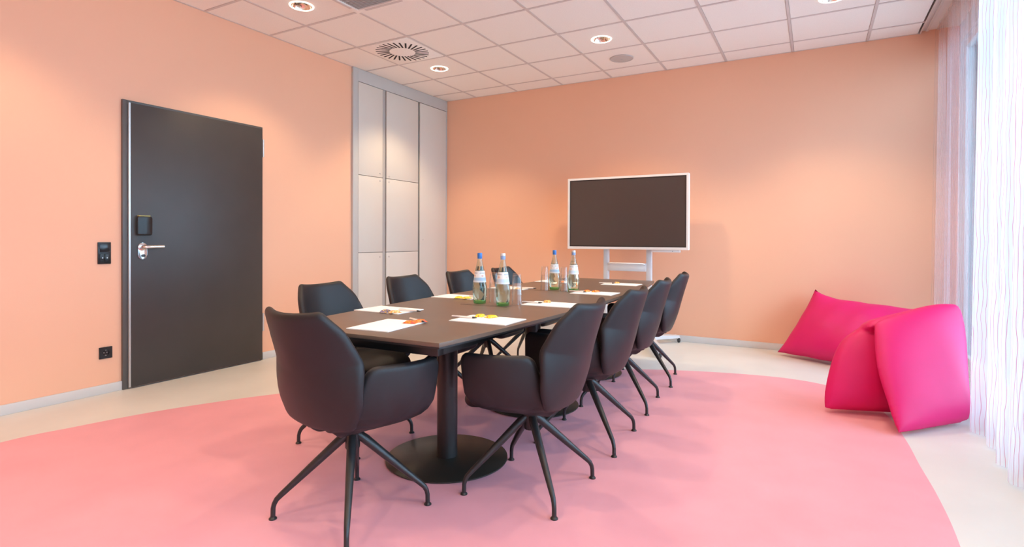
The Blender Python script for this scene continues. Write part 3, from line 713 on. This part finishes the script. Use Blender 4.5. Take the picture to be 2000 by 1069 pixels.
link('grab_bar', tube_mesh('grab_bar', [(-.195, .058, .852), (-.185, .030, .858), (-.17, .022, .860), (.17, .022, .860), (.185, .030, .858), (.195, .058, .852)], .008, 10), M_white, tv)
box('base_beam', -.30, .30, .06, .125, .035, .095, M_grey, tv, .005)
def castor_m():
    return xf(lathe_mesh('wheel', [(0, -.012), (.022, -.012), (.026, -.008), (.026, .008), (.022, .012), (0, .012)], 20), Matrix.Rotation(PI / 2, 4, 'Y'))
me_wh = castor_m(); me_wh.materials.append(M_rub)
for sx, sy, ex, ey in ((1, 1, .485, .345), (1, -1, .50, -.55), (-1, 1, -.485, .345), (-1, -1, -.50, -.55)):
    a = Vector((sx * .25, .0925, 0)); b = Vector((ex, ey, 0)); d = (b - a).normalized(); nrm = Vector((-d.y, d.x, 0)) * .035
    bm = bmesh.new(); lo, hi = [], []
    for p, z0, z1 in ((a, .048, .094), (b, .052, .080)):
        for s in (-1, 1): lo.append(bm.verts.new(p + nrm * s + Vector((0, 0, z0)))); hi.append(bm.verts.new(p + nrm * s + Vector((0, 0, z1))))
    for f in ((lo[0], lo[1], lo[3], lo[2]), (hi[0], hi[2], hi[3], hi[1]), (lo[0], lo[2], hi[2], hi[0]), (lo[1], hi[1], hi[3], lo[3]), (lo[0], hi[0], hi[1], lo[1]), (lo[2], lo[3], hi[3], hi[2])): bm.faces.new(f)
    link('foot', to_mesh(bm, 'foot'), M_grey, tv)
    c = link('castor', me_wh, None, tv, (b.x + .012 * sx, b.y, .0262), rotz=.5 * sx)
    box('castor_fork', -.016, .016, -.012, .014, .012, .030, M_grey, c)

# ------------------------------------------------------------------ bean bags
def lobe(bm, c00, c10, c11, c01, T, pinch=.05, n=26, belly=(0, 0), p=2.2, sag=.0, pull=(0, 0, 0, 0), bow=0.0):
    """pillow through four corners (u along 00>10, v along 00>01), inflated to both sides; writes a closed skin into bm"""
    c00, c10, c11, c01 = map(Vector, (c00, c10, c11, c01)); top, bot = {}, {}
    for i in range(n + 1):
        for j in range(n + 1):
            u, v = i / n, j / n
            pu, pv = 1 - (2 * u - 1) ** 2, 1 - (2 * v - 1) ** 2
            uu = .5 + (u - .5) * (1 - pinch * 2 * pv); vv = .5 + (v - .5) * (1 - pinch * 2 * pu)
            q = (c00 * (1 - uu) + c10 * uu) * (1 - vv) + (c01 * (1 - uu) + c11 * uu) * vv
            du = (c10 - c00) * (1 - vv) + (c11 - c01) * vv; dv = (c01 - c00) * (1 - uu) + (c11 - c10) * uu
            nn = du.cross(dv).normalized()
            t = T * (max(0, 1 - abs(2 * u - 1) ** p) * max(0, 1 - abs(2 * v - 1) ** p)) ** .55
            mid = (c00 + c10 + c11 + c01) / 4
            for kk, ww in zip(pull, ((1 - u) * (1 - v), u * (1 - v), u * v, (1 - u) * v)): q = q.lerp(mid, kk * ww ** 5)
            q = q - du.normalized() * bow * pv * (1 - u) ** 2
            q = q - Vector((0, 0, sag * max(0, pu) ** .45 * v ** 3))
            top[i, j] = bm.verts.new(q + nn * t)
            bot[i, j] = top[i, j] if (i in (0, n) or j in (0, n)) else bm.verts.new(q - nn * t)
    for i in range(n):
        for j in range(n):
            bm.faces.new((top[i, j], top[i + 1, j], top[i + 1, j + 1], top[i, j + 1]))
            bm.faces.new((bot[i, j], bot[i, j + 1], bot[i + 1, j + 1], bot[i + 1, j]))
def wrinkle(bm, amp, fx, fy, zmin=.004):
    bm.normal_update()
    for v in bm.verts:
        c = v.co
        w = math.sin(fx * (c.x + .6 * c.z) + 2.1 * math.sin(fy * c.z + 1.3 * c.y)) * .5 + math.sin(fy * 1.7 * (c.y - c.x) + 3 * c.z) * .5
        v.co = c + v.normal * amp * w
        if v.co.z < zmin: v.co.z = zmin
bm = bmesh.new()
lobe(bm, (-.335, 5.955, .02), (.60, 5.34, .02), (.885, 6.05, .56), (-.015, 6.10, .675), .165, .03, sag=.075, pull=(.0, .0, .08, .03))
wrinkle(bm, .006, 9, 13)
for v in bm.verts:
    v.co.y = min(v.co.y, YB - .010)
rb = link('bean_bag', to_mesh(bm, 'bean_bag', True), M_bag); tag(rb, 'crimson pillow bean bag slumped against the peach wall', 'bean bag', 'bean bags in the corner')
md = rb.modifiers.new('slack', 'SMOOTH'); md.factor = .5; md.iterations = 3
# the second bag is folded over a ridge: two slack halves fused into one skin
bm = bmesh.new()
lobe(bm, (.050, 4.12, .02), (.64, 4.36, .02), (.74, 4.66, .62), (.160, 4.36, .55), .130, .0, p=2.6, pull=(0, 0, 0, .26), bow=.02)
lobe(bm, (.420, 3.825, .02), (.825, 4.29, .02), (.84, 4.57, .765), (.315, 4.265, .61), .075, .0, p=3.0, pull=(0, 0, .15, .05), bow=.035)
lobe(bm, (.31, 4.27, .555), (.79, 4.54, .71), (.79, 4.70, .62), (.23, 4.42, .51), .05, .0, p=4.0, pull=(0, .1, .1, .15))
wrinkle(bm, .004, 8, 9, .012)
fb = link('bean_bag', to_mesh(bm, 'bean_bag', True), M_bag); tag(fb, 'magenta pillow bean bag folded over like a tent beside the curtain', 'bean bag', 'bean bags in the corner')
md = fb.modifiers.new('fuse', 'REMESH'); md.mode = 'VOXEL'; md.voxel_size = .012; md.use_smooth_shade = True
md = fb.modifiers.new('slack', 'SMOOTH'); md.factor = .5; md.iterations = 5

# ------------------------------------------------------------------ curtains
def curtain(name, x0, ya, yb, z0, label, amp=.05, pitch=.26, seed=1, mat=None):
    random.seed(seed); ns = int((yb - ya) / pitch * 14); zs = [z0 + (RH - .0 - z0) * k / 10 for k in range(11)]
    ph = [random.uniform(-.7, .7) for _ in range(40)]; am = [random.uniform(.6, 1.25) for _ in range(40)]
    bm = bmesh.new(); uvl = bm.loops.layers.uv.new('UVMap'); g = []; arc = [0.0]
    for k, z in enumerate(zs):
        row = []
        for i in range(ns + 1):
            y = ya + (yb - ya) * i / ns; t = y / pitch; q = int(math.floor(t)) % 40; fr_ = t - math.floor(t); sm = fr_ * fr_ * (3 - 2 * fr_)
            p_ = ph[q] * (1 - sm) + ph[(q + 1) % 40] * sm; a_ = am[q] * (1 - sm) + am[(q + 1) % 40] * sm
            h = 1 - z / RH; am_ = amp * a_ * (.75 + .45 * h)
            x = x0 + am_ * math.sin(2 * PI * t + p_) + .25 * am_ * math.sin(4 * PI * t + p_ * 2 + .5 * h)
            row.append(bm.verts.new((x, y + .3 * am_ * math.cos(2 * PI * t + p_), z)))
        g.append(row)
    for i in range(ns): arc.append(arc[-1] + (g[0][i + 1].co - g[0][i].co).length)
    for k in range(len(zs) - 1):
        for i in range(ns):
            f = bm.faces.new((g[k][i], g[k][i + 1], g[k + 1][i + 1], g[k + 1][i])); f.smooth = True
            for lp, (a, b) in zip(f.loops, ((i, k), (i + 1, k), (i + 1, k + 1), (i, k + 1))): lp[uvl].uv = (arc[a], zs[b])
    me = bpy.data.meshes.new(name); bm.to_mesh(me); bm.free(); me.materials.append(mat or M_sheer)
    o = link(name, me, None); tag(o, label, 'curtain', 'sheer curtains along the window wall'); return o
curtain('sheer_curtain', .865, YN + .06, 4.30, .012, 'white sheer curtain with fine pink wavy lines hanging before the windows', seed=3)
curtain('sheer_curtain', .945, 4.36, YB - .03, .012, 'white sheer curtain with fine pink wavy lines hanging in the corner behind the bean bags', amp=.035, seed=5, mat=M_sheer2)
